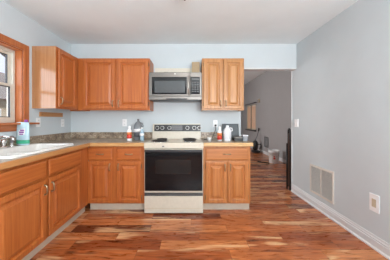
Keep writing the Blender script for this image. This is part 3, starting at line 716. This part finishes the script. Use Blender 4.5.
bm = B(); wrap(bm, -2.05, -1.65, .12, .16, .1325, .135); wrap(bm, -2.0, -1.8, .17, .22, .135, .1378); obj('red_print', bm, 'red', r)
bm = B(); tube(bm, [(cx+.152*math.cos(a), cy+.152*math.sin(a)-.0, .31-.11*math.sin(-a) if False else .31-.10*abs(math.sin(a))) for a in [(-PI)+PI*k/14 for k in range(15)]], .004, 6); obj('handle', bm, 'steel_light', r)
bm = B(); tube(bm, [(1.98, 5.66, .016), (2.22, 5.42, .016)], .016, 8); tag(obj('metal_rod', bm, 'black_metal'), 'short black rod on the floor left of the white bucket', 'rod')
r = thing('floor_mat', 'dark flat mat under the white bucket', 'mat', (2.4, 5.7, 0)) if False else None
# iron stair rail against the wall end
r = thing('stair_railing', 'dark iron railing just beyond the right wall by the opening', 'railing', (1.76, 3.5, 0))
yy0, yy1, xx = 3.372, 3.462, 1.742
bm = B(); tube(bm, [(xx, yy0, 0), (xx, yy0, 1.0), (xx, yy0+.012, 1.04), (xx, yy0+.035, 1.055), (xx, yy0+.055, 1.04), (xx, yy0+.06, 1.0), (xx, yy0+.06, .05)], .017, 8); obj('newel_frame', bm, 'black_metal', r)
bm = B(); tube(bm, [(xx-.01, yy1, 0), (xx-.01, yy1, .80)], .014, 8); obj('baluster', bm, 'black_metal', r)
for z in (.10, .79):
    bm = B(); tube(bm, [(xx, yy0+.05, z), (xx-.01, yy1, z)], .012, 8); obj('cross_bar', bm, 'black_metal', r)
box_obj('infill_panel', xx-.008, xx+.004, yy0+.01, yy0+.05, .06, .98, 'brown_metal', r)

# far vent, chime, vacuum
r = thing('wall_vent', 'small grey vent low on the far room wall behind the bucket', 'vent', (XF, 6.8, .2))
ym = 6.84; fm = face_right(ym+.18, XF)
bm = B()
for a in ((0, .02, .26, .62), (.34, .36, .26, .62), (.02, .34, .26, .28), (.02, .34, .60, .62)): bx(bm, a[0], a[1], .0008, .010, a[2], a[3], 0, fm)
obj('frame', bm, 'dark_grey', r)
bm = B()
for k in range(10): bx(bm, .02, .34, .001, .006, .285+k*.032, .305+k*.032, 0, fm)
obj('louvers', bm, 'grey_panel', r)
r = thing('door_chime', 'small box with a dark grille high on the far room wall above the clutter', 'chime', (XF, 7.5, 1.9))
bm = B(); bx(bm, 0, .16, .0008, .05, 1.88, 2.01, .006, face_right(7.6, XF)); obj('cover', bm, 'beige_plastic', r)
bm = B(); bx(bm, .03, .13, .0505, .054, 1.90, 1.99, .002, face_right(7.6, XF)); obj('grille', bm, 'grey_panel', r)
r = thing('vacuum_cleaner', 'black upright vacuum cleaner by the far room wall', 'vacuum cleaner', (2.47, 7.25, 0))
vx, vy = 2.46, 7.25
bm = B(); bx(bm, vx-.13, vx+.13, vy-.17, vy+.10, .012, .10, .03); obj('floor_head', bm, 'black_plastic', r)
bm = B(); lathe(bm, [(.06, .10), (.095, .14), (.10, .36), (.07, .42), (.03, .45)], (vx, vy+.03, 0), 16); obj('dust_canister', bm, 'black_plastic', r)
bm = B(); tube(bm, [(vx, vy+.06, .43), (vx+.10, vy+.12, .60), (vx+.17, vy+.16, .80)], .014, 8); obj('handle_tube', bm, 'grey_panel', r)
bm = B(); tube(bm, [(vx+.168, vy+.159, .79), (vx+.19, vy+.17, .86), (vx+.175, vy+.165, .90)], .022, 8); obj('hand_grip', bm, 'black_plastic', r)
bm = B(); tube(bm, [(vx+.09, vy, .30), (vx+.17, vy-.05, .33), (vx+.19, vy-.02, .24), (vx+.12, vy-.03, .12)], .018, 8); obj('hose', bm, 'black_plastic', r)

# ------------------------------------------------------------------ outside the sink window
M['grass'] = plain('lawn', (.10, .13, .05), .9, var=.4, scale=4)
M['siding'] = plain('tan_siding', (.40, .33, .24), .8, var=.1, scale=3)
M['roof'] = plain('grey_shingles', (.17, .16, .16), .9, var=.25, scale=8)
M['bark'] = plain('bark', (.10, .075, .055), .9, var=.3)
M['fence'] = plain('weathered_boards', (.36, .29, .17), .85, var=.25, scale=6)
bm = B(); bx(bm, -40, -2.12, -12, 40, -.6, -.55); struct('ground', bm, 'grass')
r = thing('neighbour_house', 'tan house with a grey roof seen through the sink window', 'house', (-9.5, 9.5, -.55))
bm = B(); bx(bm, -13, -8.2, 6.5, 14, -.55, 2.1); obj('wall', bm, 'siding', r)
bm = B(); loft(bm, [[(-7.8, y, 2.1), (-13.4, y, 2.1), (-10.6, y, 3.9)] for y in (6.2, 14.3)]); obj('roof', bm, 'roof', r)
for y in (7.6, 10.6):
    bm = B(); bx(bm, -8.2, -8.14, y, y+.9, .6, 1.7); f = obj('house_window', bm, 'white_trim', r); box_obj('house_pane', -8.14, -8.12, y+.07, y+.83, .67, 1.63, 'grey_panel', f)
r = thing('board_fence', 'weathered board fence outside the sink window', 'fence', (-6, 7, -.55))
bm = B()
for k in range(60): bx(bm, -6.02, -6.0, 2.0+k*.14, 2.13+k*.14, -.55, 1.15)
obj('boards', bm, 'fence', r)
for z in (-.2, .9): box_obj('fence_rail', -6.0, -5.95, 2.0, 10.4, z, z+.09, 'fence', r)
r = thing('bare_tree', 'bare tree outside the sink window', 'tree', (-5.2, 5.9, -.55))
bm = B(); tube(bm, [(-5.2, 5.9, -.55), (-5.22, 5.85, 1.2), (-5.1, 5.95, 2.6), (-5.2, 6.0, 4.2)], [.09, .075, .06, .03], 8); obj('trunk', bm, 'bark', r)
random.seed(3)
for k in range(14):
    a = random.uniform(0, 2*PI); z = random.uniform(1.2, 3.8); L = random.uniform(.7, 1.5)
    p0 = Vector((-5.15, 5.93, z)); p1 = p0+Vector((math.cos(a)*L*.5, math.sin(a)*L*.5, L*.4)); p2 = p0+Vector((math.cos(a+.3)*L, math.sin(a+.3)*L, L*.9))
    bm = B(); tube(bm, [p0, p1, p2], [.025, .017, .006], 6); obj('branch', bm, 'bark', r)
